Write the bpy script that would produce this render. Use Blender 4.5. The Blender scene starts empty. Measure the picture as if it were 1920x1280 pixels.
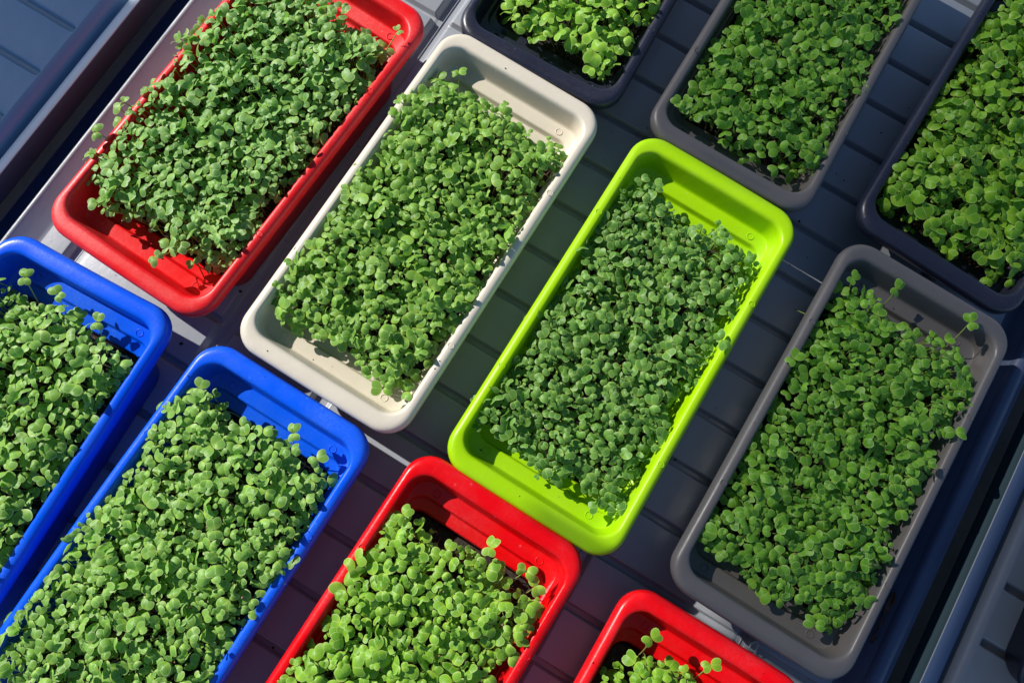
import bpy, math, random
import numpy as np
from mathutils import Vector, Matrix, Euler

random.seed(7)
rng = np.random.default_rng(7)
S = bpy.context.scene
COL = S.collection
R = math.radians

# ------------------------------------------------------------------ camera
RIM = 0.085                      # height of the planter rims above the bench
cam_d = bpy.data.cameras.new('camera')
cam = bpy.data.objects.new('camera', cam_d)
COL.objects.link(cam)
S.camera = cam
cam_d.sensor_width = 36.0
cam_d.lens = 1400.0 / 1920.0 * 36.0
cam_d.clip_start = 0.01
cam_d.clip_end = 200
rot = Matrix.Rotation(R(31.0), 3, 'Z') @ Matrix.Rotation(R(-2.88535566), 3, 'Y') @ Matrix.Rotation(R(10.69146084), 3, 'X')
cam.matrix_world = Matrix.Translation((0, 0, RIM + 0.7134)) @ rot.to_4x4()

# ------------------------------------------------------------------ light
SUN = Vector((-1.36, 0.13, 1.0)).normalized()       # towards the sun
w = bpy.data.worlds.new('World')
S.world = w
w.use_nodes = True
nt = w.node_tree
bg = nt.nodes['Background']
sky = nt.nodes.new('ShaderNodeTexSky')
sky.sky_type = 'NISHITA'
sky.sun_disc = False
sky.sun_elevation = math.asin(SUN.z)
sky.sun_rotation = math.atan2(SUN.x, SUN.y)
sky.air_density = 1.0
sky.dust_density = 0.1
sky.ozone_density = 4.0
nt.links.new(sky.outputs[0], bg.inputs[0])
bg.inputs[1].default_value = 0.102
sl = bpy.data.lights.new('sun', 'SUN')
sl.energy = 5.0
sl.angle = R(0.5)
sl.color = (1.0, 0.955, 0.88)
so = bpy.data.objects.new('sun', sl)
COL.objects.link(so)
so.rotation_euler = SUN.to_track_quat('Z', 'Y').to_euler()
vs = S.view_settings
vs.view_transform = 'Standard'
vs.look = 'None'
vs.exposure = 0.12
vs.gamma = 1.0
vs.use_curve_mapping = False

# ------------------------------------------------------------------ helpers
def tag(o, label=None, cat=None, group=None, kind=None):
    if label: o['label'] = label
    if cat: o['category'] = cat
    if group: o['group'] = group
    if kind: o['kind'] = kind
    return o

def empty(name, loc=(0, 0, 0), rz=0.0):
    o = bpy.data.objects.new(name, None)
    o.empty_display_size = 0.05
    COL.objects.link(o)
    o.location = loc
    o.rotation_euler = (0, 0, rz)
    return o

def mesh_obj(name, verts, faces, mats, parent=None, smooth=True, mat_idx=None, attr=None):
    me = bpy.data.meshes.new(name)
    me.from_pydata([tuple(v) for v in verts], [], [tuple(f) for f in faces])
    if not isinstance(mats, (list, tuple)): mats = [mats]
    for m in mats: me.materials.append(m)
    if smooth: me.polygons.foreach_set('use_smooth', [True] * len(me.polygons))
    if mat_idx is not None: me.polygons.foreach_set('material_index', mat_idx)
    if attr is not None:
        a = me.color_attributes.new('leaf', 'FLOAT_COLOR', 'POINT')
        a.data.foreach_set('color', np.asarray(attr, dtype=np.float32).ravel())
    me.update()
    o = bpy.data.objects.new(name, me)
    COL.objects.link(o)
    if parent: o.parent = parent
    return o

class MB:
    def __init__(s): s.v = []; s.f = []
    def add(s, v, f):
        n = len(s.v); s.v += [tuple(p) for p in v]; s.f += [tuple(i + n for i in q) for q in f]
    def box(s, a, b):
        x0, y0, z0 = a; x1, y1, z1 = b
        s.add([(x0,y0,z0),(x1,y0,z0),(x1,y1,z0),(x0,y1,z0),(x0,y0,z1),(x1,y0,z1),(x1,y1,z1),(x0,y1,z1)],
              [(0,3,2,1),(4,5,6,7),(0,1,5,4),(1,2,6,5),(2,3,7,6),(3,0,4,7)])
    def extrude_v(s, prof, v0, v1, n=1):      # profile [(u,z)...] drawn along v
        vs_, fs = [], []
        m = len(prof)
        for k in range(n + 1):
            vv = v0 + (v1 - v0) * k / n
            vs_ += [(p[0], vv, p[1]) for p in prof]
        for k in range(n):
            for i in range(m - 1):
                fs.append((k*m+i, (k+1)*m+i, (k+1)*m+i+1, k*m+i+1))
        s.add(vs_, fs)
    def tube(s, pts, rads, n=8, close=False):
        pts = [Vector(p) for p in pts]
        vs_, fs = [], []
        m = len(pts)
        for i, p in enumerate(pts):
            if close: t = pts[(i+1) % m] - pts[i-1]
            else: t = pts[min(i+1, m-1)] - pts[max(i-1, 0)]
            t.normalize()
            a = t.cross(Vector((0, 0, 1)))
            if a.length < 1e-4: a = Vector((1, 0, 0))
            a.normalize(); b = t.cross(a)
            r = rads[i] if hasattr(rads, '__len__') else rads
            for k in range(n):
                an = 2*math.pi*k/n
                q = p + a*(r*math.cos(an)) + b*(r*math.sin(an))
                vs_.append(tuple(q))
        rng_ = m if close else m - 1
        for i in range(rng_):
            j = (i + 1) % m
            for k in range(n):
                l = (k + 1) % n
                fs.append((i*n+k, i*n+l, j*n+l, j*n+k))
        if not close:
            fs.append(tuple(range(n))[::-1]); fs.append(tuple((m-1)*n + k for k in range(n)))
        s.add(vs_, fs)
    def build(s, name, mat, parent=None, smooth=True):
        return mesh_obj(name, s.v, s.f, mat, parent, smooth)

# ------------------------------------------------------------------ materials
def new_mat(name):
    m = bpy.data.materials.new(name); m.use_nodes = True
    nt = m.node_tree
    return m, nt, nt.nodes['Principled BSDF']

def N(nt, t, **kw):
    n = nt.nodes.new(t)
    for k, v in kw.items():
        if hasattr(n, k): setattr(n, k, v)
    return n

def noise(nt, scale, detail=4, rough=0.55, vec=None, dist=0.0):
    n = N(nt, 'ShaderNodeTexNoise'); n.inputs['Scale'].default_value = scale
    n.inputs['Detail'].default_value = detail; n.inputs['Roughness'].default_value = rough
    n.inputs['Distortion'].default_value = dist
    if vec is not None: nt.links.new(vec, n.inputs['Vector'])
    return n

def ramp(nt, src, stops):
    r = N(nt, 'ShaderNodeValToRGB')
    e = r.color_ramp.elements
    while len(e) < len(stops): e.new(0.5)
    for i, (p, c) in enumerate(stops):
        e[i].position = p; e[i].color = (c, c, c, 1) if not hasattr(c, '__len__') else (*c, 1)
    nt.links.new(src, r.inputs[0])
    return r

def mix(nt, fac, a, b):
    m = N(nt, 'ShaderNodeMix'); m.data_type = 'RGBA'
    for i, x in ((0, fac), (6, a), (7, b)):
        if isinstance(x, (int, float)): m.inputs[i].default_value = x
        elif isinstance(x, tuple): m.inputs[i].default_value = (*x, 1)
        else: nt.links.new(x, m.inputs[i])
    return m.outputs[2]

def plastic(name, col, rough=0.33, dust=0.25, dust_col=(0.75, 0.72, 0.7), specks=0.0, spec=0.5, sss=0.0):
    m, nt, b = new_mat(name)
    tc = N(nt, 'ShaderNodeTexCoord'); v = tc.outputs['Object']
    oi = N(nt, 'ShaderNodeObjectInfo')
    vm = N(nt, 'ShaderNodeVectorMath'); vm.operation = 'ADD'
    nt.links.new(v, vm.inputs[0]); nt.links.new(oi.outputs['Random'], vm.inputs[1]); v = vm.outputs[0]
    cloud = noise(nt, 9, 6, 0.65, v)
    dmask = ramp(nt, cloud.outputs[0], [(0.42, 0.0), (0.72, 1.0)])
    fine = noise(nt, 420, 3, 0.7, v)
    fm = ramp(nt, fine.outputs[0], [(0.35, 0.25), (0.7, 1.0)])
    mul = N(nt, 'ShaderNodeMath'); mul.operation = 'MULTIPLY'
    nt.links.new(dmask.outputs[0], mul.inputs[0]); nt.links.new(fm.outputs[0], mul.inputs[1])
    mul2 = N(nt, 'ShaderNodeMath'); mul2.operation = 'MULTIPLY'; mul2.inputs[1].default_value = dust
    nt.links.new(mul.outputs[0], mul2.inputs[0])
    tone = noise(nt, 30, 3, 0.5, v)
    c0 = mix(nt, tone.outputs[0], tuple(c*0.93 for c in col), tuple(min(1, c*1.07) for c in col))
    c1 = mix(nt, mul2.outputs[0], c0, dust_col)
    # small scuffs and dried splashes
    vor = N(nt, 'ShaderNodeTexVoronoi'); vor.inputs['Scale'].default_value = 75
    nt.links.new(v, vor.inputs['Vector'])
    thr = noise(nt, 21, 2, 0.5, v)
    tr = ramp(nt, thr.outputs[0], [(0.52, 0.0), (0.66, 1.0)])
    vr = ramp(nt, vor.outputs['Distance'], [(0.05, 1.0), (0.13, 0.0)])
    sm = N(nt, 'ShaderNodeMath'); sm.operation = 'MULTIPLY'
    nt.links.new(tr.outputs[0], sm.inputs[0]); nt.links.new(vr.outputs[0], sm.inputs[1])
    sm2 = N(nt, 'ShaderNodeMath'); sm2.operation = 'MULTIPLY'; sm2.inputs[1].default_value = 0.28
    nt.links.new(sm.outputs[0], sm2.inputs[0])
    c2 = mix(nt, sm2.outputs[0], c1, dust_col)
    # dark grains of soil
    vo2 = N(nt, 'ShaderNodeTexVoronoi'); vo2.inputs['Scale'].default_value = 130
    vo2.inputs['Randomness'].default_value = 1.0
    nt.links.new(v, vo2.inputs['Vector'])
    t2 = noise(nt, 33, 2, 0.5, v)
    t2r = ramp(nt, t2.outputs[0], [(0.63, 0.0), (0.68, 1.0)])
    v2r = ramp(nt, vo2.outputs['Distance'], [(0.06, 1.0), (0.12, 0.0)])
    s3 = N(nt, 'ShaderNodeMath'); s3.operation = 'MULTIPLY'
    nt.links.new(t2r.outputs[0], s3.inputs[0]); nt.links.new(v2r.outputs[0], s3.inputs[1])
    s4 = N(nt, 'ShaderNodeMath'); s4.operation = 'MULTIPLY'; s4.inputs[1].default_value = 0.2 + specks
    nt.links.new(s3.outputs[0], s4.inputs[0])
    c3 = mix(nt, s4.outputs[0], c2, (0.05, 0.035, 0.02))
    last = c3
    for rz_, sc_ in ((0.5, (900, 14, 60)), (-0.9, (14, 1100, 60))):
        mp = N(nt, 'ShaderNodeMapping'); mp.inputs['Scale'].default_value = sc_; mp.inputs['Rotation'].default_value = (0, 0, rz_)
        nt.links.new(v, mp.inputs['Vector'])
        sn = noise(nt, 1.0, 2, 0.5, mp.outputs[0])
        sr = ramp(nt, sn.outputs[0], [(0.72, 0.0), (0.78, 0.30)])
        reg = noise(nt, 14 + rz_*4, 3, 0.6, v)
        rg_ = ramp(nt, reg.outputs[0], [(0.50, 0.0), (0.62, 1.0)])
        mu = N(nt, 'ShaderNodeMath'); mu.operation = 'MULTIPLY'
        nt.links.new(sr.outputs[0], mu.inputs[0]); nt.links.new(rg_.outputs[0], mu.inputs[1])
        last = mix(nt, mu.outputs[0], last, dust_col)
    nt.links.new(last, b.inputs['Base Color'])
    rr = N(nt, 'ShaderNodeMapRange')
    rr.inputs['To Min'].default_value = rough; rr.inputs['To Max'].default_value = rough + 0.22
    nt.links.new(mul.outputs[0], rr.inputs['Value'])
    nt.links.new(rr.outputs[0], b.inputs['Roughness'])
    b.inputs['Specular IOR Level'].default_value = spec
    if sss:
        b.inputs['Subsurface Weight'].default_value = sss
        b.inputs['Subsurface Radius'].default_value = (0.01, 0.01, 0.01)
        b.inputs['Subsurface Scale'].default_value = 0.6
    bn = noise(nt, 160, 3, 0.6, v)
    big = noise(nt, 24, 2, 0.5, v)
    ad = N(nt, 'ShaderNodeMath'); ad.operation = 'MULTIPLY_ADD'; ad.inputs[1].default_value = 3.0
    nt.links.new(big.outputs[0], ad.inputs[0]); nt.links.new(bn.outputs[0], ad.inputs[2])
    bp = N(nt, 'ShaderNodeBump'); bp.inputs['Strength'].default_value = 0.25; bp.inputs['Distance'].default_value = 0.0006
    nt.links.new(ad.outputs[0], bp.inputs['Height']); nt.links.new(bp.outputs[0], b.inputs['Normal'])
    return m

M = {}
M['red'] = plastic('red plastic', (0.76, 0.001, 0.004), 0.28, 0.13, (0.85, 0.34, 0.38), spec=0.28)
M['red_dusty'] = plastic('dusty red plastic', (0.82, 0.001, 0.004), 0.36, 0.22, (0.85, 0.34, 0.36), spec=0.42)
M['blue'] = plastic('blue plastic', (0.0, 0.100, 0.85), 0.30, 0.20, (0.22, 0.45, 0.82), spec=0.28)
M['lime'] = plastic('lime plastic', (0.34, 0.62, 0.0), 0.34, 0.12, (0.55, 0.68, 0.25), spec=0.28)
M['cream'] = plastic('cream plastic', (0.70, 0.63, 0.51), 0.36, 0.15, (0.62, 0.56, 0.48), specks=0.2)
M['grey'] = plastic('grey plastic', (0.140, 0.127, 0.124), 0.36, 0.14, (0.25, 0.23, 0.23))
M['navy'] = plastic('navy plastic', (0.015, 0.017, 0.034), 0.30, 0.07, (0.2, 0.2, 0.25))
M['bench'] = plastic('grey bench plastic', (0.32, 0.345, 0.385), 0.36, 0.18, (0.40, 0.38, 0.38), spec=0.8)
M['nbench'] = plastic('slate bench plastic', (0.27, 0.42, 0.58), 0.34, 0.15, (0.35, 0.36, 0.40))
M['flange'] = plastic('navy flange plastic', (0.035, 0.075, 0.20), 0.45, 0.2, (0.05, 0.09, 0.2))
M['nbench2'] = plastic('grey bench plastic, second', (0.40, 0.385, 0.375), 0.40, 0.15, (0.36, 0.34, 0.33))
M['rail'] = plastic('dark rail plastic', (0.065, 0.090, 0.165), 0.42, 0.5, (0.15, 0.18, 0.26))

def metal(name, col, rough, met=0.75):
    m, nt, b = new_mat(name)
    tc = N(nt, 'ShaderNodeTexCoord')
    mp = N(nt, 'ShaderNodeMapping'); mp.inputs['Scale'].default_value = (600, 6, 600)
    nt.links.new(tc.outputs['Object'], mp.inputs['Vector'])
    n = noise(nt, 1.0, 4, 0.6, mp.outputs[0])
    c = mix(nt, n.outputs[0], tuple(x*0.8 for x in col), tuple(min(1, x*1.15) for x in col))
    nt.links.new(c, b.inputs['Base Color'])
    b.inputs['Metallic'].default_value = met
    if met < 0.5: b.inputs['Specular IOR Level'].default_value = 0.25
    rr = N(nt, 'ShaderNodeMapRange'); rr.inputs['To Min'].default_value = rough - 0.08; rr.inputs['To Max'].default_value = rough + 0.12
    nt.links.new(n.outputs[0], rr.inputs['Value']); nt.links.new(rr.outputs[0], b.inputs['Roughness'])
    return m
M['alu'] = metal('aluminium', (0.56, 0.64, 0.74), 0.55, 0.05)
M['fside'] = metal('darkened frame side', (0.055, 0.10, 0.125), 0.7, 0.0)  # colour darkened to offset red light bouncing off the planter
M['fblue'] = metal('blue grey frame paint', (0.13, 0.19, 0.31), 0.5, 0.0)
M['bead'] = metal('pale frame edge', (0.42, 0.45, 0.52), 0.5, 0.1)  # thin pale line along the frame edge
M['steel'] = metal('steel', (0.6, 0.6, 0.6), 0.3)

def soil_mat():
    m, nt, b = new_mat('potting soil')
    tc = N(nt, 'ShaderNodeTexCoord')
    n = noise(nt, 260, 6, 0.7, tc.outputs['Object'])
    r = ramp(nt, n.outputs[0], [(0.3, (0.010, 0.007, 0.005)), (0.58, (0.05, 0.033, 0.023)), (0.74, (0.20, 0.14, 0.10))])
    nt.links.new(r.outputs[0], b.inputs['Base Color'])
    b.inputs['Roughness'].default_value = 0.75
    bp = N(nt, 'ShaderNodeBump'); bp.inputs['Strength'].default_value = 1.0; bp.inputs['Distance'].default_value = 0.003
    nt.links.new(n.outputs[0], bp.inputs['Height']); nt.links.new(bp.outputs[0], b.inputs['Normal'])
    return m
M['soil'] = soil_mat()

def ground_mat():
    m, nt, b = new_mat('dark floor')
    tc = N(nt, 'ShaderNodeTexCoord')
    n = noise(nt, 6, 6, 0.7, tc.outputs['Object'])
    r = ramp(nt, n.outputs[0], [(0.3, (0.02, 0.018, 0.016)), (0.7, (0.06, 0.05, 0.045))])
    nt.links.new(r.outputs[0], b.inputs['Base Color']); b.inputs['Roughness'].default_value = 0.9
    return m
M['ground'] = ground_mat()

def leaf_mat(name, lo, hi, edge, trans=0.38, rough=0.46):
    m, nt, b = new_mat(name)
    at = N(nt, 'ShaderNodeAttribute'); at.attribute_name = 'leaf'
    sp = N(nt, 'ShaderNodeSeparateColor'); nt.links.new(at.outputs['Color'], sp.inputs[0])
    tc = N(nt, 'ShaderNodeTexCoord')
    base = mix(nt, sp.outputs[1], lo, hi)
    n = noise(nt, 180, 3, 0.6, tc.outputs['Object'])
    nr = ramp(nt, n.outputs[0], [(0.3, 0.0), (0.7, 1.0)])
    f = N(nt, 'ShaderNodeMath'); f.operation = 'MULTIPLY'; f.inputs[1].default_value = 0.35
    nt.links.new(nr.outputs[0], f.inputs[0])
    base = mix(nt, f.outputs[0], base, tuple(x*0.72 for x in hi))
    # paler, yellower foot of the blade, fine veins and pale margin
    br = ramp(nt, sp.outputs[2], [(0.0, 0.75), (0.45, 0.0)])
    base = mix(nt, br.outputs[0], base, (min(1, hi[0]*1.45), min(1, hi[1]*1.2), hi[2]*0.5))
    ma = N(nt, 'ShaderNodeMath'); ma.operation = 'MULTIPLY_ADD'; ma.inputs[1].default_value = -0.75
    nt.links.new(at.outputs['Alpha'], ma.inputs[0]); nt.links.new(sp.outputs[2], ma.inputs[2])
    sn = N(nt, 'ShaderNodeMath'); sn.operation = 'SINE'
    ms = N(nt, 'ShaderNodeMath'); ms.operation = 'MULTIPLY'; ms.inputs[1].default_value = 34.0
    nt.links.new(ma.outputs[0], ms.inputs[0]); nt.links.new(ms.outputs[0], sn.inputs[0])
    vr = ramp(nt, sn.outputs[0], [(0.75, 0.0), (1.0, 0.32)])
    mr = ramp(nt, at.outputs['Alpha'], [(0.012, 0.75), (0.060, 0.0)])
    mm = N(nt, 'ShaderNodeMath'); mm.operation = 'MAXIMUM'
    nt.links.new(vr.outputs[0], mm.inputs[0]); nt.links.new(mr.outputs[0], mm.inputs[1])
    base = mix(nt, mm.outputs[0], base, edge)
    er = ramp(nt, sp.outputs[0], [(0.86, 0.0), (0.97, 0.85)])
    base = mix(nt, er.outputs[0], base, edge)
    nt.links.new(base, b.inputs['Base Color'])
    b.inputs['Roughness'].default_value = rough
    b.inputs['Specular IOR Level'].default_value = 0.45
    bp = N(nt, 'ShaderNodeBump'); bp.inputs['Strength'].default_value = 0.35; bp.inputs['Distance'].default_value = 0.0006
    nt.links.new(n.outputs[0], bp.inputs['Height']); nt.links.new(bp.outputs[0], b.inputs['Normal'])
    tr = N(nt, 'ShaderNodeBsdfTranslucent')
    tcx = mix(nt, 0.5, base, (0.25, 0.55, 0.03))
    nt.links.new(tcx, tr.inputs['Color'])
    mx = N(nt, 'ShaderNodeMixShader'); mx.inputs[0].default_value = trans
    nt.links.new(b.outputs[0], mx.inputs[1]); nt.links.new(tr.outputs[0], mx.inputs[2])
    nt.links.new(mx.outputs[0], nt.nodes['Material Output'].inputs['Surface'])
    return m

def stem_mat():
    m, nt, b = new_mat('sprout stem')
    at = N(nt, 'ShaderNodeAttribute'); at.attribute_name = 'leaf'
    sp = N(nt, 'ShaderNodeSeparateColor'); nt.links.new(at.outputs['Color'], sp.inputs[0])
    r = ramp(nt, sp.outputs[0], [(0.0, (0.16, 0.05, 0.08)), (0.35, (0.28, 0.22, 0.10)), (0.8, (0.24, 0.34, 0.06))])
    nt.links.new(r.outputs[0], b.inputs['Base Color']); b.inputs['Roughness'].default_value = 0.4
    return m
M['stem'] = stem_mat()
mh, nh, bh = new_mat('seed hull')
bh.inputs['Base Color'].default_value = (0.38, 0.17, 0.13, 1); bh.inputs['Roughness'].default_value = 0.6
M['hull'] = mh

LEAF = {
 'pale':   leaf_mat('pale green leaf',   (0.110, 0.310, 0.035), (0.340, 0.660, 0.110), (0.58, 0.74, 0.28)),
 'grey':   leaf_mat('grey green leaf',   (0.115, 0.310, 0.060), (0.320, 0.620, 0.140), (0.56, 0.74, 0.30)),
 'mid':    leaf_mat('mid green leaf',    (0.095, 0.270, 0.032), (0.300, 0.580, 0.085), (0.48, 0.66, 0.18)),
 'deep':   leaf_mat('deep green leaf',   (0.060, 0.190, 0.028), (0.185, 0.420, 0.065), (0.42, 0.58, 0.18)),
 'shade':  leaf_mat('rich green leaf',  (0.080, 0.270, 0.016), (0.240, 0.560, 0.035), (0.46, 0.66, 0.18)),  # green tuned for the mats in both grey planters
 'fresh':  leaf_mat('fresh green leaf',  (0.090, 0.290, 0.010), (0.270, 0.560, 0.022), (0.46, 0.66, 0.14)),
 'yellow': leaf_mat('yellow green leaf', (0.120, 0.340, 0.018), (0.340, 0.660, 0.055), (0.56, 0.74, 0.20)),
}

# ------------------------------------------------------------------ ground and benches
gm = MB(); gm.box((-30, -30, -0.80), (30, 30, -0.75))
g = gm.build('ground', M['ground'], None, False); tag(g, kind='structure')

def slope_lines(c, half_top, half_bot, d):
    """break points of one groove: (coordinate, depth)"""
    out = []
    for s in (-1, 1):
        pts = [(half_top + 0.0014, 0.0), (half_top + 0.0004, 0.02), (half_top - 0.0003, 0.12), (half_bot + 0.0006, 0.88), (half_bot, 0.98), (half_bot - 0.0008, 1.0)]
        for p, q in (pts if s < 0 else pts[::-1]):
            out.append((c + s * p, q * d))
    return out

GROOVES = [0.0055 + 0.06165 * k for k in range(-12, 20)]
def ribbed(name, u0, u1, v0, v1, chans, mat, parent, z=0.0, gd=0.0085, glim=None, ght=0.0046, ghb=0.0026):
    us = [(u0, 0.0)]
    for c, hw, d in chans: us += slope_lines(c, hw, hw - 0.0042, d)
    us.append((u1, 0.0))
    if glim:
        # grooves stop short of the edge with a soft end
        for e, s in glim:
            for k, q in ((0.0, 0), (0.002, 0.3), (0.004, 0.75), (0.007, 1.0)):
                us.append((e + s * k, 0.0))
    us = sorted(us)
    vsl = [(v0, 0.0)]
    for gpos in GROOVES:
        if v0 + 0.01 < gpos < v1 - 0.01: vsl += slope_lines(gpos, ght, ghb, gd)
    vsl.append((v1, 0.0)); vsl = sorted(vsl)
    def gf(u):
        f = 1.0
        if glim:
            for e, s in glim:
                t = min(1.0, max(0.0, (u - e) * s / 0.007)); f *= t*t*(3-2*t)
        return f
    V, F = [], []
    for vv, dv in vsl:
        for uu, du in us:
            V.append((uu, vv, z - max(du, dv * gf(uu))))
    n = len(us)
    for j in range(len(vsl) - 1):
        for i in range(n - 1):
            F.append((j*n+i, j*n+i+1, (j+1)*n+i+1, (j+1)*n+i))
    return mesh_obj(name, V, F, mat, parent)

V0, V1 = -0.75, 1.15
bench = empty('growing_bench', (0, 0, 0))
tag(bench, 'grey ribbed plastic growing bench that the coloured planters stand on', 'bench')
ribbed('bench_floor', -0.5345, 0.4190, V0, V1,
       [(-0.4955, 0.0115, 0.008), (-0.3125, 0.0115, 0.009), (-0.184, 0.0115, 0.008), (0.1335, 0.0115, 0.009), (0.3215, 0.0095, 0.009)],
       M['bench'], bench)
b = MB()                                    # fine ridges in the channels
for c in (-0.4955, -0.3125, 0.1335, 0.3215):
    b.extrude_v([(c - 0.0006, -0.0085), (c - 0.0004, -0.0078), (c, -0.0075), (c + 0.0004, -0.0078), (c + 0.0006, -0.0085)], V0, V1)
b.build('channel_ridge', M['bench'], bench)
b = MB()                                    # left wall of the bench pan with its thin top edge
b.extrude_v([(-0.5345, 0.0), (-0.5365, 0.0003), (-0.5390, 0.0014), (-0.5570, 0.0106), (-0.5582, 0.0114), (-0.5590, 0.0120),
             (-0.5622, 0.0120), (-0.5632, 0.0112), (-0.5636, 0.0096), (-0.5636, -0.012), (-0.5636, -0.045)], V0, V1)
b.build('bench_wall', M['bench'], bench)
b = MB()
b.extrude_v([(-0.5640, -0.006), (-0.5740, -0.0065), (-0.5750, -0.0045), (-0.5760, -0.0065), (-0.5900, -0.0075), (-0.5925, -0.0120), (-0.6150, -0.0125), (-0.6160, -0.04)], V0, V1)
b.build('lower_flange', M['flange'], bench)
b = MB()                                    # right wall and rounded dark rail
b.extrude_v([(0.4190, 0.0), (0.4245, 0.002), (0.4265, 0.008), (0.4325, 0.0235), (0.4330, 0.024)], V0, V1)
b.build('bench_wall', M['rail'], bench)
b = MB()
b.extrude_v([(0.4325, 0.018), (0.4330, 0.0265), (0.4345, 0.0300), (0.4370, 0.0320), (0.4410, 0.0328), (0.4450, 0.0318), (0.4485, 0.0288), (0.4498, 0.0262),
             (0.4512, 0.0262), (0.4522, 0.0275), (0.4534, 0.0262), (0.4538, 0.020), (0.4545, -0.02), (0.4545, -0.05)], V0, V1)
b.build('bench_rail', M['rail'], bench)

def neighbour(sgn, face_u, slot_u, roll_u, flat_u, far_u, label, mat, dz=0.03):
    t = empty('neighbouring_bench', (face_u, 0, 0))
    tag(t, label, 'bench')
    def ob(b, name, mat):
        b.v = [(p[0] - face_u, p[1], p[2]) for p in b.v]
        if sgn < 0: b.f = [q[::-1] for q in b.f]
        return b.build(name, mat, t)
    b = MB()
    b.extrude_v([(face_u + sgn*0.012, 0.0), (face_u + sgn*0.0008, 0.0), (face_u, 0.001), (face_u, dz - 0.0012)], V0, V1)
    ob(b, 'frame_side', M['fside'])
    b = MB()
    b.extrude_v([(face_u, dz - 0.0012), (face_u + sgn*0.0004, dz - 0.0003), (face_u + sgn*0.0012, dz),
                 (slot_u - sgn*0.0012, dz), (slot_u - sgn*0.0003, dz - 0.0008), (slot_u, dz - 0.002), (slot_u, -0.01)], V0, V1)
    ob(b, 'frame_rail', M['alu'] if sgn < 0 else M['fblue'])
    b = MB()
    b.tube([(face_u, V0 + (V1-V0)*q/6, dz - 0.0004) for q in range(7)], 0.0007, 8)
    b.v = [(p[0] - face_u, p[1], p[2]) for p in b.v]
    b.build('edge_bead', M['bead'], t)
    z1 = dz + 0.004
    b = MB()
    w_ = flat_u - roll_u
    prof = [(slot_u, 0.004), (roll_u - sgn*0.001, 0.006), (roll_u, 0.010), (roll_u, z1 - 0.012)]
    for k in range(1, 7):
        a = k / 6 * math.pi / 2
        prof.append((roll_u + w_*(1 - math.cos(a)), z1 - 0.012 + 0.012*math.sin(a)))
    b.extrude_v(prof, V0, V1)
    ob(b, 'rolled_edge', mat)
    lo, hi = sorted((flat_u, far_u))
    o = ribbed('bench_cover', lo, hi, V0, V1, [], mat, t, z=z1, gd=0.0085,
               glim=[(flat_u - (0 if sgn > 0 else 0), sgn)], ght=0.0050, ghb=0.0024)
    for vtx in o.data.vertices: vtx.co.x -= face_u
    return t
nl = neighbour(-1, -0.596, -0.6065, -0.6180, -0.6290, -1.6, 'blue grey ribbed bench cover with aluminium edge in the upper left corner', M['nbench'])
nr = neighbour(1, 0.4810, 0.4965, 0.5050, 0.5150, 1.6, 'slate grey ribbed bench cover with aluminium edge in the lower right corner', M['nbench2'])

# ------------------------------------------------------------------ planter trays
W2, L2 = 0.0962, 0.2000
def rrect(hx, hy, r, z, n=9):
    r = min(r, hx, hy)
    out = []
    for cx, cy, a0 in ((hx - r, hy - r, 0), (-hx + r, hy - r, 90), (-hx + r, -hy + r, 180), (hx - r, -hy + r, 270)):
        for k in range(n + 1):
            a = R(a0 + 90 * k / n)
            out.append((cx + r*math.cos(a), cy + r*math.sin(a), z))
        # a few points along the straight run that follows this corner
        q = len(out) // (n + 1 + 5)
        nx_ = [(-hx + r, hy), (-hx, -hy + r), (hx - r, -hy), (hx, hy - r)][q % 4]
        p0 = out[-1]
        for m_ in range(1, 6):
            out.append((p0[0] + (nx_[0]-p0[0])*m_/6, p0[1] + (nx_[1]-p0[1])*m_/6, z))
    return out

# (side inset, end inset, z below the rim, corner radius)
PROFILE = [
 (0.0225, 0.0560, -0.0845, 0.018), (0.0190, 0.0520, -0.0830, 0.020), (0.0160, 0.0470, -0.0480, 0.022), (0.0145, 0.0385, -0.0455, 0.022),
 (0.0135, 0.0360, -0.0400, 0.022), (0.0130, 0.0240, -0.0370, 0.022), (0.0120, 0.0215, -0.0330, 0.024), (0.0085, 0.0165, -0.0120, 0.026),
 (0.0060, 0.0100, -0.0090, 0.026), (0.0022, 0.0022, -0.0135, 0.0275), (0.0010, 0.0010, -0.0142, 0.028), (0.0003, 0.0003, -0.0132, 0.028), (0.0000, 0.0000, -0.0085, 0.028),
 (0.0004, 0.0004, -0.0052, 0.028), (0.0014, 0.0014, -0.0028, 0.0275), (0.0030, 0.0030, -0.0011, 0.0265), (0.0050, 0.0052, -0.0003, 0.0250), (0.0064, 0.0080, 0.0, 0.0240),
 (0.0085, 0.0150, 0.0, 0.0225), (0.0098, 0.0168, -0.0004, 0.0215), (0.0110, 0.0182, -0.0016, 0.0205), (0.0118, 0.0191, -0.0036, 0.0198), (0.0123, 0.0196, -0.0060, 0.0192),
 (0.0150, 0.0226, -0.0240, 0.0165), (0.0153, 0.0231, -0.0262, 0.0160), (0.0157, 0.0240, -0.0274, 0.0155), (0.0162, 0.0252, -0.0279, 0.0150),
 (0.0180, 0.0370, -0.0284, 0.0150), (0.0184, 0.0382, -0.0290, 0.0150), (0.0187, 0.0389, -0.0303, 0.0150), (0.0190, 0.0396, -0.0350, 0.0150), (0.0193, 0.0403, -0.0362, 0.0150), (0.0198, 0.0415, -0.0368, 0.0150),
 (0.0212, 0.0510, -0.0372, 0.0150), (0.0216, 0.0520, -0.0380, 0.0150), (0.0218, 0.0526, -0.0395, 0.0150), (0.0222, 0.0540, -0.0480, 0.0150), (0.0230, 0.0550, -0.0700, 0.014),
]
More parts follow.
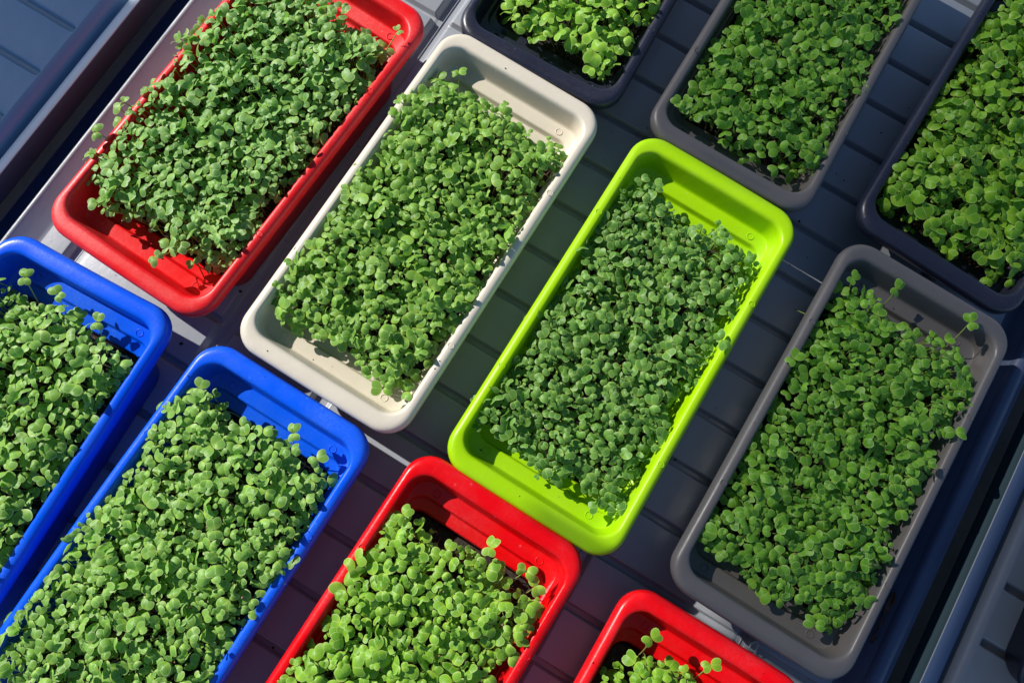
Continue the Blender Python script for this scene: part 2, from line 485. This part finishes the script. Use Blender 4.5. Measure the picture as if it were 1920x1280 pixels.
def tray_mesh(mat):
    V, F = [], []
    bow = [rng.normal()*0.0009 for _ in range(4)]; sag = rng.normal()*0.0007
    for s, e, z, r in PROFILE:
        for x, y, zz in rrect(W2 - s, L2 - e, r, RIM + z):
            k = max(0.0, 1 + z/0.03)                 # thin rims are never quite straight
            V.append((x + k*(bow[0] if x > 0 else bow[1])*math.cos(y*7.8), y + k*(bow[2] if y > 0 else bow[3])*math.cos(x*16), zz + k*sag*math.sin(y*6 + x*9)))
    m = 60
    for i in range(len(PROFILE) - 1):
        for k in range(m):
            l = (k + 1) % m
            F.append((i*m+k, i*m+l, (i+1)*m+l, (i+1)*m+k))
    F.append(tuple(range(m))[::-1])
    F.append(tuple((len(PROFILE)-1)*m + k for k in range(m)))
    return V, F

TRAYS = {   # centre u, v, turn in degrees, material, label
 'cream': (-0.1754, 0.1937, -0.69, 'cream', 'cream plastic planter between the upper red and the lime green one'),
 'lime': (0.0559, 0.2004, -0.74, 'lime', 'bright lime green plastic planter full of dark green sprouts'),
 'grey': (0.2949, 0.2139, -0.89, 'grey', 'grey plastic planter seen whole, right of the lime green one'),
 'red1': (-0.3919, 0.1928, -2.31, 'red_dusty', 'dusty red plastic planter left of the cream one, seen nearly whole'),
 'blue1': (-0.4086, -0.2173, 2.97, 'blue', 'scuffed blue plastic planter cut off by the left edge of the photo'),
 'blue2': (-0.1945, -0.2114, -0.53, 'blue', 'blue plastic planter directly below the cream one, the larger shown of two'),
 'red3': (0.0301, -0.1975, -1.30, 'red', 'glossy red plastic planter directly below the lime green one'),
 'red4': (0.2672, -0.1994, -0.49, 'red', 'red plastic planter with only its top corner showing below the grey one'),
 'navy1': (-0.1782, 0.5915, 2.14, 'navy', 'black plastic planter directly above the cream one'),
 'grey2': (0.0556, 0.6018, 0.06, 'grey', 'grey plastic planter above the lime green one, cut off at the top'),
 'navy2': (0.3001, 0.6223, -2.95, 'navy', 'dark navy plastic planter in the upper right corner in deep shade'),
}
EMP = {}
for key, (u, v, a, mk, label) in TRAYS.items():
    t = empty('planter_tray', (u, v, 0), R(a))
    tag(t, label, 'planter', 'rectangular planters set out in rows on the bench')
    EMP[key] = t
    V, F = tray_mesh(M[mk])
    mesh_obj('tray_body', V, F, M[mk], t)
    for sx in (-1, 1):
        for sy in (-1, 1):
            bb = MB()                        # moulded ring on the end ledge
            n = 16; cx, cy = sx*0.0585, sy*(L2 - 0.0315)
            bb.tube([(cx + 0.0036*math.cos(2*math.pi*k/n), cy + 0.0036*math.sin(2*math.pi*k/n), RIM - 0.02795) for k in range(n)], 0.00042, 6, True)
            bb.build('moulded_ring', M[mk], t)
            bb = MB(); cx, cy = sx*(W2 - 0.0068), sy*0.093
            bb.tube([(cx + 0.0030*math.cos(2*math.pi*k/n), cy + 0.0030*math.sin(2*math.pi*k/n), RIM - 0.0001) for k in range(n)], 0.00032, 6, True)
            bb.build('moulded_ring', M[mk], t)

# ------------------------------------------------------------------ soil
def soil(key, zrel=-0.0490):
    t = TRAYS[key]
    nx, ny = 34, 66
    hx, hy = W2 - 0.0238, L2 - 0.0560
    V, F = [], []
    ph = rng.uniform(0, 6, 6)
    for j in range(ny):
        for i in range(nx):
            x = -hx + 2*hx*i/(nx-1); y = -hy + 2*hy*j/(ny-1)
            # rounded plan corners
            cx, cy = hx - 0.014, hy - 0.014
            if abs(x) > cx and abs(y) > cy:
                dx, dy = abs(x) - cx, abs(y) - cy; d = math.hypot(dx, dy)
                if d > 0.014: x = math.copysign(cx + dx*0.014/d, x); y = math.copysign(cy + dy*0.014/d, y)
            z = RIM + zrel + 0.0016*math.sin(x*90 + ph[0])*math.sin(y*70 + ph[1]) + rng.normal()*0.0009
            V.append((x, y, z))
    for j in range(ny-1):
        for i in range(nx-1):
            F.append((j*nx+i, j*nx+i+1, (j+1)*nx+i+1, (j+1)*nx+i))
    n0 = len(V)
    ring = [i for i in range(nx)] + [j*nx + nx-1 for j in range(1, ny)] + [(ny-1)*nx + i for i in range(nx-2, -1, -1)] + [j*nx for j in range(ny-2, 0, -1)]
    for r_ in ring: V.append((V[r_][0], V[r_][1], RIM - 0.0690))
    m = len(ring)
    for k in range(m):
        l = (k+1) % m
        F.append((ring[l], ring[k], n0+k, n0+l))
    F.append(tuple(n0+k for k in range(m)))
    o = mesh_obj('potting_soil', V, F, M['soil'])
    o.location = (t[0], t[1], 0); o.rotation_euler = (0, 0, R(t[2]))
    return o

# ------------------------------------------------------------------ sprouts
NSEG = 18
RINGS = (0.0, 0.46, 0.86, 1.0)
def leaf_template():
    P, E, Bs = [(0.5, 0.0)], [0.0], [0.5]
    for rr in RINGS[1:]:
        for k in range(NSEG):
            ph = 2*math.pi*k/NSEG
            p = ph if ph <= math.pi else ph - 2*math.pi
            rad = 0.5*(1 - 0.34*math.exp(-(p/0.36)**2) + 0.14*math.exp(-((abs(p) - 0.85)/0.45)**2) + 0.04*math.exp(-((abs(p) - math.pi)/0.35)**2))
            x = 0.5 + rr*rad*math.cos(ph); y = rr*rad*math.sin(ph)*1.30
            P.append((x, y)); E.append(rr); Bs.append(x)
    F = []
    for k in range(NSEG):
        l = (k+1) % NSEG
        F.append((0, 1+k, 1+l))
    for r_ in range(len(RINGS)-2):
        for k in range(NSEG):
            l = (k+1) % NSEG
            a = 1 + r_*NSEG; b_ = a + NSEG
            F.append((a+k, b_+k, b_+l, a+l))
    return np.array(P), np.array(E), np.array(Bs), F
LP, LE, LB, LF = leaf_template()

def leaf_verts(size, wide, fold, dome, droop, wav, ph, Rm, org):
    x = LP[:, 0]; y = LP[:, 1]*wide
    z = fold*np.sqrt(y*y + 0.002) - dome*((x-0.5)**2 + y*y) - droop*x*x + wav*LE**2*np.sin(3*np.arctan2(y, x-0.5) + ph)*0.5
    p = np.stack([x, y, z], 1)*size
    return p @ Rm.T + org

def rotm(az, pitch, roll=0.0):
    ca, sa = math.cos(az), math.sin(az); cp, sp = math.cos(pitch), math.sin(pitch); cr, sr = math.cos(roll), math.sin(roll)
    Rz = np.array([[ca, -sa, 0], [sa, ca, 0], [0, 0, 1]]); Ry = np.array([[cp, 0, -sp], [0, 1, 0], [sp, 0, cp]])
    Rx = np.array([[1, 0, 0], [0, cr, -sr], [0, sr, cr]])
    return Rz @ Ry @ Rx

def lean_mat(dx, dy):
    """tilt the upright axis towards (dx, dy)"""
    t = np.array([dx, dy, 1.0]); t /= np.linalg.norm(t)
    ax = np.cross([0, 0, 1], t); s = np.linalg.norm(ax); c = t[2]
    if s < 1e-6: return np.eye(3)
    ax /= s
    K = np.array([[0, -ax[2], ax[1]], [ax[2], 0, -ax[0]], [-ax[1], ax[0], 0]])
    return np.eye(3) + s*K + (1-c)*K@K

class Sprouts:
    def __init__(s): s.V = []; s.F = []; s.A = []; s.MI = []; s.n = 0
    def put(s, v, f, a, mi):
        s.V.append(v); s.A.append(a); s.F += [tuple(i + s.n for i in q) for q in f]; s.MI += [mi]*len(f); s.n += len(v)
    def leaf(s, Lm, org, az, pitch, size, rg, tint):
        Rm = Lm @ rotm(az, pitch, rg.normal()*0.28)
        v = leaf_verts(size, rg.uniform(0.88, 1.12), rg.uniform(-0.12, 0.42), rg.uniform(0.15, 0.95), rg.uniform(-0.1, 0.35), rg.uniform(0.0, 0.16), rg.uniform(0, 6.28), Rm, org)
        a = np.ones((len(LP), 4)); a[:, 0] = LE; a[:, 1] = tint; a[:, 2] = LP[:, 0]; a[:, 3] = np.abs(LP[:, 1])
        s.put(v, LF, a, 0)
    def stem(s, p0, p1, r0, r1, bend):
        nseg, ns = 4, 6
        v, a = [], []
        d = p1 - p0
        for i in range(ns):
            t = i/(ns-1)
            c = p0 + d*t + bend*math.sin(math.pi*t)*(1-0.3*t)
            r = r0 + (r1-r0)*t
            for k in range(nseg):
                an = 2*math.pi*k/nseg
                v.append(c + np.array([r*math.cos(an), r*math.sin(an), 0])); a.append((t, 0.5, 0, 1))
        f = []
        for i in range(ns-1):
            for k in range(nseg):
                l = (k+1) % nseg
                f.append((i*nseg+k, i*nseg+l, (i+1)*nseg+l, (i+1)*nseg+k))
        s.put(np.array(v), f, np.array(a), 1)
    def sprout(s, base, top, size, rg, lean, tint):
        Lm = lean_mat(lean[0] + rg.normal()*0.16, lean[1] + rg.normal()*0.16)
        bend = np.array([rg.normal()*0.003, rg.normal()*0.003, 0])
        s.stem(base, top, 0.00062, 0.00055, bend)
        az = rg.uniform(0, 2*math.pi)
        pit = rg.uniform(-0.08, 0.42)
        if rg.random() < 0.18: pit = rg.uniform(0.5, 1.15)
        off = 0.0002
        for q, sc in ((0, rg.uniform(0.92, 1.16)), (1, rg.uniform(0.70, 1.0))):
            aq = az + q*math.pi + (rg.normal()*0.3 if q else 0)
            d = Lm @ np.array([math.cos(aq)*off, math.sin(aq)*off, 0.0004 + q*0.0008])
            s.leaf(Lm, top + d, aq, pit + rg.normal()*0.10, size*sc, rg, min(1, max(0, tint + rg.normal()*0.14)))
    def hull(s, p, r, rg):
        v = []
        for z in (-1, 1): v.append((0, 0, z*0.8))
        for k in range(5):
            an = k*2*math.pi/5; v.append((math.cos(an)*1.2, math.sin(an)*0.9, rg.normal()*0.15))
        v = np.array(v)*r @ rotm(rg.uniform(0, 6), rg.uniform(-1, 1)).T + p
        f = []
        for k in range(5):
            l = (k+1) % 5
            f += [(0, 2+l, 2+k), (1, 2+k, 2+l)]
        s.put(v, f, np.ones((7, 4)), 2)
    def build(s, name, leafmat):
        V = np.concatenate(s.V); A = np.concatenate(s.A)
        return mesh_obj(name, V, s.F, [leafmat, M['stem'], M['hull']], None, True, s.MI, A)

def poisson(x0, x1, y0, y1, r, rg, inside, tries=14000):
    cell = r/1.4142; grid = {}; out = []
    for _ in range(tries):
        x = rg.uniform(x0, x1); y = rg.uniform(y0, y1)
        if not inside(x, y): continue
        gx, gy = int((x-x0)/cell), int((y-y0)/cell)
        ok = True
        for i in range(gx-2, gx+3):
            for j in range(gy-2, gy+3):
                q = grid.get((i, j))
                if q and (q[0]-x)**2 + (q[1]-y)**2 < r*r: ok = False; break
            if not ok: break
        if ok: grid[(gx, gy)] = (x, y); out.append((x, y))
    return out

#        canopy a0,   a1,     b0,     b1,   z rel rim, leaf size, spacing, lean,   material, tint
MATS = {
 'cream': (-0.0860, 0.0800, -0.1540, 0.1430, 0.006, 0.0083, 0.0072, (-0.10, 0.0), 'mid', 0.50),
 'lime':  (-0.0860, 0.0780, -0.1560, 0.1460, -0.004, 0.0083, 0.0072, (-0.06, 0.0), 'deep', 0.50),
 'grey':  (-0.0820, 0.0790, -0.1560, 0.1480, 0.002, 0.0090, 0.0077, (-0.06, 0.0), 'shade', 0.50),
 'red1':  (-0.1000, 0.0810, -0.1500, 0.1520, 0.004, 0.0084, 0.0072, (-0.36, -0.05), 'grey', 0.55),
 'blue1': (-0.0860, 0.0790, -0.1560, 0.1500, 0.004, 0.0091, 0.0077, (-0.26, 0.05), 'pale', 0.50),
 'blue2': (-0.0880, 0.0840, -0.1560, 0.1500, 0.008, 0.0086, 0.0074, (-0.22, -0.05), 'pale', 0.50),
 'red3':  (-0.0840, 0.0800, -0.1560, 0.1400, 0.006, 0.0093, 0.0080, (-0.14, 0.0), 'yellow', 0.50),
 'red4':  (-0.0720, 0.0780, -0.1560, 0.1500, 0.004, 0.0094, 0.0084, (-0.14, 0.0), 'fresh', 0.60),
 'navy1': (-0.0640, 0.0760, -0.1560, 0.1500, 0.004, 0.0102, 0.0090, (-0.14, 0.0), 'yellow', 0.50),
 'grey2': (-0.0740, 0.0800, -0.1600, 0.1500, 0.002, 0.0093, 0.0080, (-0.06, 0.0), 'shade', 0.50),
 'navy2': (-0.0800, 0.0800, -0.1630, 0.1500, 0.006, 0.0107, 0.0090, (-0.06, 0.0), 'fresh', 0.45),
}
MAT_LABEL = {
 'cream': 'dense mat of mid green radish sprouts filling the cream planter',
 'lime': 'even mat of small dark green sprouts sunk inside the lime green planter',
 'grey': 'mat of dark green pale edged sprouts in the whole grey planter at right',
 'red1': 'grey green sprouts leaning left over the rim of the dusty red planter',
 'blue1': 'pale green sprouts in the blue planter cut off by the left edge',
 'blue2': 'sunlit pale green sprouts in the blue planter below the cream one',
 'red3': 'sunlit yellow green sprouts in the red planter below the lime green one',
 'red4': 'few light green sprouts in the corner of the cut off red planter',
 'navy1': 'bright green big leaved sprouts in the black planter above the cream one',
 'grey2': 'shaded mid green sprouts in the grey planter cut off at the top',
 'navy2': 'big leaved sprouts in the dark navy planter in the shaded upper right corner',
}
SOILZ = RIM - 0.048
for ti, key in enumerate(TRAYS):
    rg = np.random.default_rng(100 + ti)
    so_ = soil(key)
    tag(so_, 'dark crumbly potting soil under the ' + MAT_LABEL[key].split(' in the ')[0].split(' filling')[0].split(' sunk')[0].split(' leaning')[0] + ' of the ' +
        {'cream': 'cream planter', 'lime': 'lime green planter', 'grey': 'whole grey planter', 'red1': 'dusty red planter', 'blue1': 'blue planter at the left edge',
         'blue2': 'blue planter below the cream one', 'red3': 'red planter below the lime one', 'red4': 'cut off red planter', 'navy1': 'black planter above the cream one',
         'grey2': 'grey planter cut off at the top', 'navy2': 'navy planter in the corner'}[key], 'soil', 'soil in the planters', 'stuff')
    a0, a1, b0, b1, zc, sz, sp, lean, lm, tint = MATS[key]
    cx, cy, hx, hy = (a0+a1)/2, (b0+b1)/2, (a1-a0)/2, (b1-b0)/2
    ph = rg.uniform(0, 6.28, 8)
    def edge(x, y):
        """signed distance-like value, positive inside an uneven rounded rectangle"""
        X, Y = x - cx, y - cy
        wob = 0.0045*math.sin(Y*62 + ph[0]) + 0.0030*math.sin(Y*131 + ph[1])
        wob2 = 0.0060*math.sin(X*70 + ph[2]) + 0.0030*math.sin(X*150 + ph[3])
        dx = hx + wob*(1 if X > 0 else -1) - abs(X); dy = hy + wob2*(1 if Y > 0 else -1) - abs(Y)
        rr = 0.022
        if dx < rr and dy < rr: return rr - math.hypot(rr - dx, rr - dy)
        return min(dx, dy)
    sc = Sprouts()
    def add(x, y, zt, size, dim):
        e = edge(x, y)
        k = min(1.0, max(0.0, e/0.03))
        z = RIM + zt - 0.012*(1-k)**2 + 0.0035*math.sin(x*95 + ph[4])*math.sin(y*80 + ph[5]) + rg.normal()*0.0044
        ox, oy = (x-cx)/hx, (y-cy)/hy
        ln = (lean[0] + 0.30*(1-k)*math.copysign(1, ox)*(abs(ox) > 0.7), lean[1] + 0.30*(1-k)*math.copysign(1, oy)*(abs(oy) > 0.8))
        bx = min(W2-0.026, max(-W2+0.026, x*0.88 - lean[0]*0.03)); by = min(L2-0.060, max(-L2+0.060, y*0.95))
        base = np.array([bx + rg.normal()*0.002, by + rg.normal()*0.002, SOILZ - 0.001])
        sc.sprout(base, np.array([x, y, z]), size*rg.choice([rg.uniform(0.50, 0.80), rg.uniform(0.80, 1.30)], p=[0.3, 0.7]), rg, ln, tint + rg.normal()*0.28 - dim)
    ins = lambda x, y: edge(x, y) > 0 and rg.random() < min(1.0, 0.22 + edge(x, y)/0.020)
    top = poisson(a0-0.01, a1+0.01, b0-0.012, b1+0.012, sp, rg, ins)
    for x, y in top: add(x, y, zc, sz, 0)
    low = poisson(a0-0.01, a1+0.01, b0-0.012, b1+0.012, sp*1.35, rg, lambda x, y: edge(x, y) > 0.006)
    for x, y in low: add(x, y, zc - rg.uniform(0.008, 0.024), sz*0.88, 0.05)  # lower sprouts tinted darker: shade of the gaps put into leaf colour
    for _ in range(16):
        x, y = rg.uniform(a0+.01, a1-.01), rg.uniform(b0+.01, b1-.01)
        sc.hull(np.array([x, y, RIM + zc + rg.uniform(-0.004, 0.003)]), rg.uniform(0.0008, 0.0013), rg)
    # bare pale and purple stems lying on the open soil at the margins
    for _ in range(60):
        y = rg.choice([-1, 1])*rg.uniform(0.120, 0.138); x = rg.uniform(-0.062, 0.062)
        p0 = np.array([x, y, SOILZ + 0.0005]); p1 = p0 + np.array([rg.normal()*0.012, -math.copysign(1, y)*rg.uniform(0.0, 0.012), rg.uniform(0.004, 0.02)])
        sc.stem(p0, p1, 0.0005, 0.0004, np.array([rg.normal()*0.006, rg.normal()*0.006, 0.004]))
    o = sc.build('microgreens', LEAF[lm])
    tag(o, MAT_LABEL[key], 'sprouts', 'mats of sprouts in the planters', 'stuff')
    t = TRAYS[key]
    o.location = (t[0], t[1], 0); o.rotation_euler = (0, 0, R(t[2]))

# ------------------------------------------------------------------ single sprouts standing clear of the mats
def seedling(key, a, b_, z, size, az, base, label, lean=(-0.1, 0), leafm=None, seed=0):
    rg = np.random.default_rng(900 + seed)
    tu, tv, ta = TRAYS[key][:3]
    root = empty('seedling', (0, 0, 0))
    tag(root, label, 'seedling', 'seedlings standing clear of the sprout mats')
    ca, sa = math.cos(R(ta)), math.sin(R(ta))
    bx, by = base
    root.location = (tu + bx*ca - by*sa, tv + bx*sa + by*ca, SOILZ)
    root.rotation_euler = (0, 0, R(ta))
    top = np.array([a - bx, b_ - by, RIM + z - SOILZ])
    lm = LEAF[leafm or MATS[key][8]]
    st = Sprouts(); st.stem(np.array([0, 0, -0.001]), top, 0.00075, 0.0006, np.array([0.002, 0.001, 0.004]))
    mesh_obj('stem', np.concatenate(st.V), st.F, M['stem'], root, True, None, np.concatenate(st.A))
    Lm = lean_mat(*lean)
    for q, sc_ in ((0, 1.08), (1, 0.92)):
        lf = Sprouts()
        aq = az + q*math.pi + q*0.25
        d = Lm @ np.array([math.cos(aq)*0.0001, math.sin(aq)*0.0001, 0.0005])
        lf.leaf(Lm, top + d, aq, 0.12, size*0.74*sc_, rg, 0.6)
        mesh_obj('seed_leaf', np.concatenate(lf.V), lf.F, lm, root, True, None, np.concatenate(lf.A))

SEED = [
 ('red1', 0.0800, 0.1600, 0.012, 0.0085, 2.6, (0.060, 0.110), 'thin tall seedling standing alone before the top right corner of the dusty red planter'),
 ('red1', -0.1010, -0.1000, 0.010, 0.0120, 2.2, (-0.060, -0.090), 'seedling hanging farthest left over the rim of the dusty red planter'),
 ('red1', -0.0550, -0.1560, 0.006, 0.0115, 4.0, (-0.050, -0.132), 'lowest seedling at the bottom left of the dusty red planter'),
 ('red1', 0.0240, -0.1680, 0.002, 0.0110, 4.4, (0.020, -0.135), 'seedling leaning out over the lower ledge of the dusty red planter'),
 ('cream', -0.0560, 0.1500, 0.012, 0.0110, 0.5, (-0.045, 0.125), 'tall seedling at the shaded top left corner of the cream planter'),
 ('cream', 0.0560, -0.1630, -0.004, 0.0140, 3.6, (0.045, -0.134), 'round leaved seedling over the bottom ledge of the cream planter'),
 ('cream', 0.0780, -0.1520, -0.002, 0.0120, 5.0, (0.060, -0.134), 'last seedling in the bottom right corner of the cream planter'),
 ('lime', -0.0700, 0.1460, 0.002, 0.0105, 0.9, (-0.060, 0.130), 'seedling at the top left corner of the lime green planter'),
 ('lime', -0.0760, -0.1300, -0.006, 0.0110, 4.4, (-0.060, -0.115), 'seedling on the shaded left side at the bottom of the lime green planter'),
 ('lime', 0.0800, 0.0430, 0.006, 0.0135, 5.7, (0.060, 0.045), 'single seedling reaching over the right rim of the lime green planter'),
 ('lime', 0.0590, -0.1580, -0.010, 0.0110, 3.9, (0.050, -0.134), 'lowest seedling in the lime green planter'),
 ('grey', -0.0760, 0.1540, 0.004, 0.0115, 1.2, (-0.060, 0.130), 'seedling at the top left corner of the whole grey planter'),
 ('grey', -0.0330, 0.1680, 0.006, 0.0125, 1.4, (-0.030, 0.132), 'forked tall seedling near the top of the whole grey planter'),
 ('grey', 0.0440, 0.1750, 0.010, 0.0130, 2.2, (0.045, 0.130), 'long stemmed seedling reaching for the top right corner of the whole grey planter'),
 ('grey', 0.0470, -0.1600, -0.002, 0.0130, 3.2, (0.045, -0.134), 'lowest seedling in the whole grey planter'),
 ('grey', 0.0800, 0.0700, 0.006, 0.0140, 0.4, (0.065, 0.060), 'seedling spreading over the right rim of the whole grey planter'),
 ('blue1', -0.0440, 0.1640, 0.012, 0.0120, 2.0, (-0.030, 0.130), 'tallest seedling at the top of the left blue planter'),
 ('blue1', -0.0100, 0.1650, 0.010, 0.0120, 2.6, (0.000, 0.130), 'seedling with upright leaves near the top of the left blue planter'),
 ('blue1', 0.0360, 0.1600, 0.008, 0.0120, 1.8, (0.040, 0.128), 'seedling before the step at the top right of the left blue planter'),
 ('blue2', -0.0700, 0.1530, 0.010, 0.0125, 1.7, (-0.050, 0.130), 'seedling at the top left corner of the blue planter below the cream one'),
 ('blue2', 0.0260, 0.1640, 0.008, 0.0120, 2.1, (0.030, 0.130), 'seedling standing before the step of the blue planter below the cream one'),
 ('blue2', 0.0580, 0.1560, 0.008, 0.0125, 1.0, (0.055, 0.128), 'seedling near the top right corner of the blue planter below the cream one'),
 ('red3', -0.0740, 0.1380, 0.010, 0.0130, 1.3, (-0.060, 0.126), 'seedling at the top left corner of the red planter below the lime green one'),
 ('red3', 0.0090, 0.1560, 0.008, 0.0130, 1.7, (0.010, 0.128), 'upright seedling midway along the top of the red planter below the lime one'),
 ('red3', 0.0480, 0.1560, 0.010, 0.0130, 0.1, (0.040, 0.126), 'two leaved seedling before the step at the right of the lower red planter'),
 ('red3', 0.0640, 0.1500, 0.004, 0.0125, 5.6, (0.058, 0.124), 'seedling nearest the top right inner corner of the lower red planter'),
 ('red4', -0.0600, 0.1640, 0.012, 0.0125, 1.0, (-0.050, 0.132), 'tall seedling in the left corner of the cut off red planter'),
 ('red4', -0.0030, 0.1720, 0.012, 0.0125, 0.6, (0.000, 0.134), 'seedling with folded leaves farthest right in the cut off red planter'),
 ('navy1', 0.0700, -0.1180, 0.010, 0.0135, 5.8, (0.060, -0.112), 'seedling over the right rim of the black planter above the cream one'),
 ('navy1', 0.0540, -0.1640, 0.000, 0.0130, 4.6, (0.050, -0.132), 'lowest seedling in the black planter above the cream one'),
 ('grey2', 0.0480, -0.1660, 0.000, 0.0125, 4.2, (0.045, -0.134), 'lowest seedling near the bottom corner of the grey planter cut off at the top'),
 ('grey2', -0.0760, -0.1600, 0.004, 0.0115, 2.8, (-0.058, -0.134), 'seedling at the lower left corner of the grey planter cut off at the top'),
 ('navy2', -0.0780, -0.1260, 0.006, 0.0140, 2.6, (-0.060, -0.118), 'big leaved seedling farthest left in the navy corner planter'),
 ('navy2', 0.0560, -0.1660, -0.010, 0.0120, 4.9, (0.050, -0.134), 'lowest seedling in the navy corner planter'),
]
for i, sd in enumerate(SEED): seedling(*sd, seed=i)

# ------------------------------------------------------------------ small things
# dried leaf caught between the grey planter and the dark rail
md, nd, bd = new_mat('dried leaf')
bd.inputs['Base Color'].default_value = (0.10, 0.045, 0.03, 1); bd.inputs['Roughness'].default_value = 0.55
V, F = [], []
nx, ny = 9, 25
for j in range(ny):
    t = j/(ny-1); wd = 0.0042*math.sin(math.pi*min(1, t*0.97+0.02))**0.7
    for i in range(nx):
        s_ = -1 + 2*i/(nx-1)
        V.append((s_*wd + 0.003*math.sin(t*5), -0.028 + 0.056*t, 0.003 + 0.004*s_*s_ + 0.0015*math.sin(t*20 + s_*3)))
for j in range(ny-1):
    for i in range(nx-1): F.append((j*nx+i, j*nx+i+1, (j+1)*nx+i+1, (j+1)*nx+i))
dl = mesh_obj('dried_leaf', V, F, md); dl.location = (0.4285, 0.100, 0.014); dl.rotation_euler = (0.0, 0.0, R(-4))
sm_ = dl.modifiers.new('thick', 'SOLIDIFY'); sm_.thickness = 0.0006
tag(dl, 'curled brown dried leaf between the grey planter and the dark rail', 'leaf')

# crumbs of soil and seed husks spilled on the bench and the planter rims
rg = np.random.default_rng(55)
cr = Sprouts()
for _ in range(240):
    cr.hull(np.array([rg.uniform(-0.52, 0.41), rg.uniform(-0.45, 0.75), 0.0006]), abs(rg.normal())*0.0006 + 0.0004, rg)
for key, (tu, tv, ta, *_r) in TRAYS.items():
    ca, sa = math.cos(R(ta)), math.sin(R(ta))
    for _ in range(6):
        side = rg.integers(0, 4)
        if side < 2: x, y, z = (1 if side else -1)*(W2 - rg.uniform(0.004, 0.009)), rg.uniform(-0.17, 0.17), 0.0003
        else:
            dd, z = ((rg.uniform(0.006, 0.016), 0.0003) if rg.random() < 0.5 else (rg.uniform(0.026, 0.036), -0.0279))
            x, y = rg.uniform(-0.065, 0.065), (1 if side == 3 else -1)*(L2 - dd)
        cr.hull(np.array([tu + x*ca - y*sa, tv + x*sa + y*ca, RIM + z]), abs(rg.normal())*0.0004 + 0.0003, rg)
mcr, ncr, bcr = new_mat('soil crumbs')
bcr.inputs['Base Color'].default_value = (0.035, 0.024, 0.018, 1); bcr.inputs['Roughness'].default_value = 0.9
crm = mesh_obj('soil_crumbs', np.concatenate(cr.V), cr.F, mcr)
tag(crm, 'tiny dark crumbs of soil scattered over the bench and planter rims', 'soil crumbs', None, 'stuff')

# steel clip on the bench under the lower edge of the grey planter
b = MB()
b.tube([(0, -0.010, 0.003), (0, 0.004, 0.003), (0.001, 0.0075, 0.0032), (0.0035, 0.009, 0.0034), (0.006, 0.0078, 0.0034), (0.007, 0.005, 0.0032), (0.007, -0.010, 0.003)], 0.0009, 8)
cl = b.build('wire_clip', M['steel']); cl.location = (0.328, 0.004, 0.0); 
tag(cl, 'small bent wire clip in the gap between the grey and the cut off red planter', 'clip')

# black planter corner on the right-hand neighbouring bench
bb = empty('dark_container', (0.6150, 0.212, 0.0345), R(0))
V, F = [], []
pr = [(0.020, 0.0005), (0.012, 0.045), (0.004, 0.048), (0.0, 0.053), (0.001, 0.058), (0.004, 0.060), (0.010, 0.060), (0.013, 0.057), (0.016, 0.030), (0.022, 0.012)]
for s_, z in pr: V += rrect(0.095 - s_, 0.12 - s_, 0.026, z)
for i in range(len(pr)-1):
    for k in range(60):
        l = (k+1) % 60; F.append((i*60+k, i*60+l, (i+1)*60+l, (i+1)*60+k))
F.append(tuple(range(60))[::-1]); F.append(tuple((len(pr)-1)*60+k for k in range(60)))
mesh_obj('container_body', V, F, M['navy'], bb)
tag(bb, 'black container whose rounded corner shows in the lower right corner of the photo', 'container')

# roof panels added out of view, cut and placed only to shape the shade
def pane_mat(name, t):
    m, nt, b_ = new_mat(name)
    tr = N(nt, 'ShaderNodeBsdfTransparent'); tr.inputs['Color'].default_value = (t, t, t, 1)
    b_.inputs['Base Color'].default_value = (0.5, 0.52, 0.55, 1); b_.inputs['Roughness'].default_value = 0.6
    mx = N(nt, 'ShaderNodeMixShader'); mx.inputs[0].default_value = 0.12
    nt.links.new(tr.outputs[0], mx.inputs[1]); nt.links.new(b_.outputs[0], mx.inputs[2])
    nt.links.new(mx.outputs[0], nt.nodes['Material Output'].inputs['Surface'])
    return m
def blocker(u0, u1, v0, v1, mat, label, z=1.45, zr=RIM):
    """an added unseen pane whose shadow at height zr covers u0..u1, v0..v1"""
    k, kv = SUN.x/SUN.z, SUN.y/SUN.z
    b = MB(); b.box((u0 + k*(z - zr), v0 + kv*(z - zr), z), (u1 + k*(z - zr), v1 + kv*(z - zr), z + 0.0015))
    o = b.build('blocker_pane', mat, None, False)
    tag(o, label, 'roof pane')
P1 = pane_mat('tinted roof sheet', 0.72)     # light passes two faces
P2 = pane_mat('smoked roof sheet', 0.20)
blocker(-0.062, 0.190, 0.3995, 1.6, P1, 'added unseen tinted roof sheet shading the grey planter cut off at the top')
blocker(0.1765, 0.410, 0.0085, 0.4035, P1, 'added unseen tinted roof sheet shading the whole grey planter', z=1.46)
blocker(0.410, 1.60, 0.3990, 1.6, P2, 'added unseen smoked roof sheet shading the bench past the navy corner planter', z=1.47)
blocker(0.187, 0.413, 0.3990, 1.6, P1, 'added unseen tinted roof sheet shading the navy corner planter', z=1.49)
blocker(0.407, 1.60, -1.2, 0.4035, P2, 'added unseen smoked roof sheet shading the lower right bench edge', z=1.48)
blocker(0.060, 0.410, 0.0018, 0.0120, P2, 'added unseen narrow smoked roof strip shading the gap under the whole grey planter', z=1.50)
blocker(0.020, 0.105, 0.4010, 0.4048, P2, 'added unseen narrow smoked roof strip shading the gap above the lime green planter', z=1.51)
blocker(-1.8, -0.5915, -1.2, 0.258, P2, 'added unseen smoked roof sheet shading the upper left bench cover', zr=0.03)
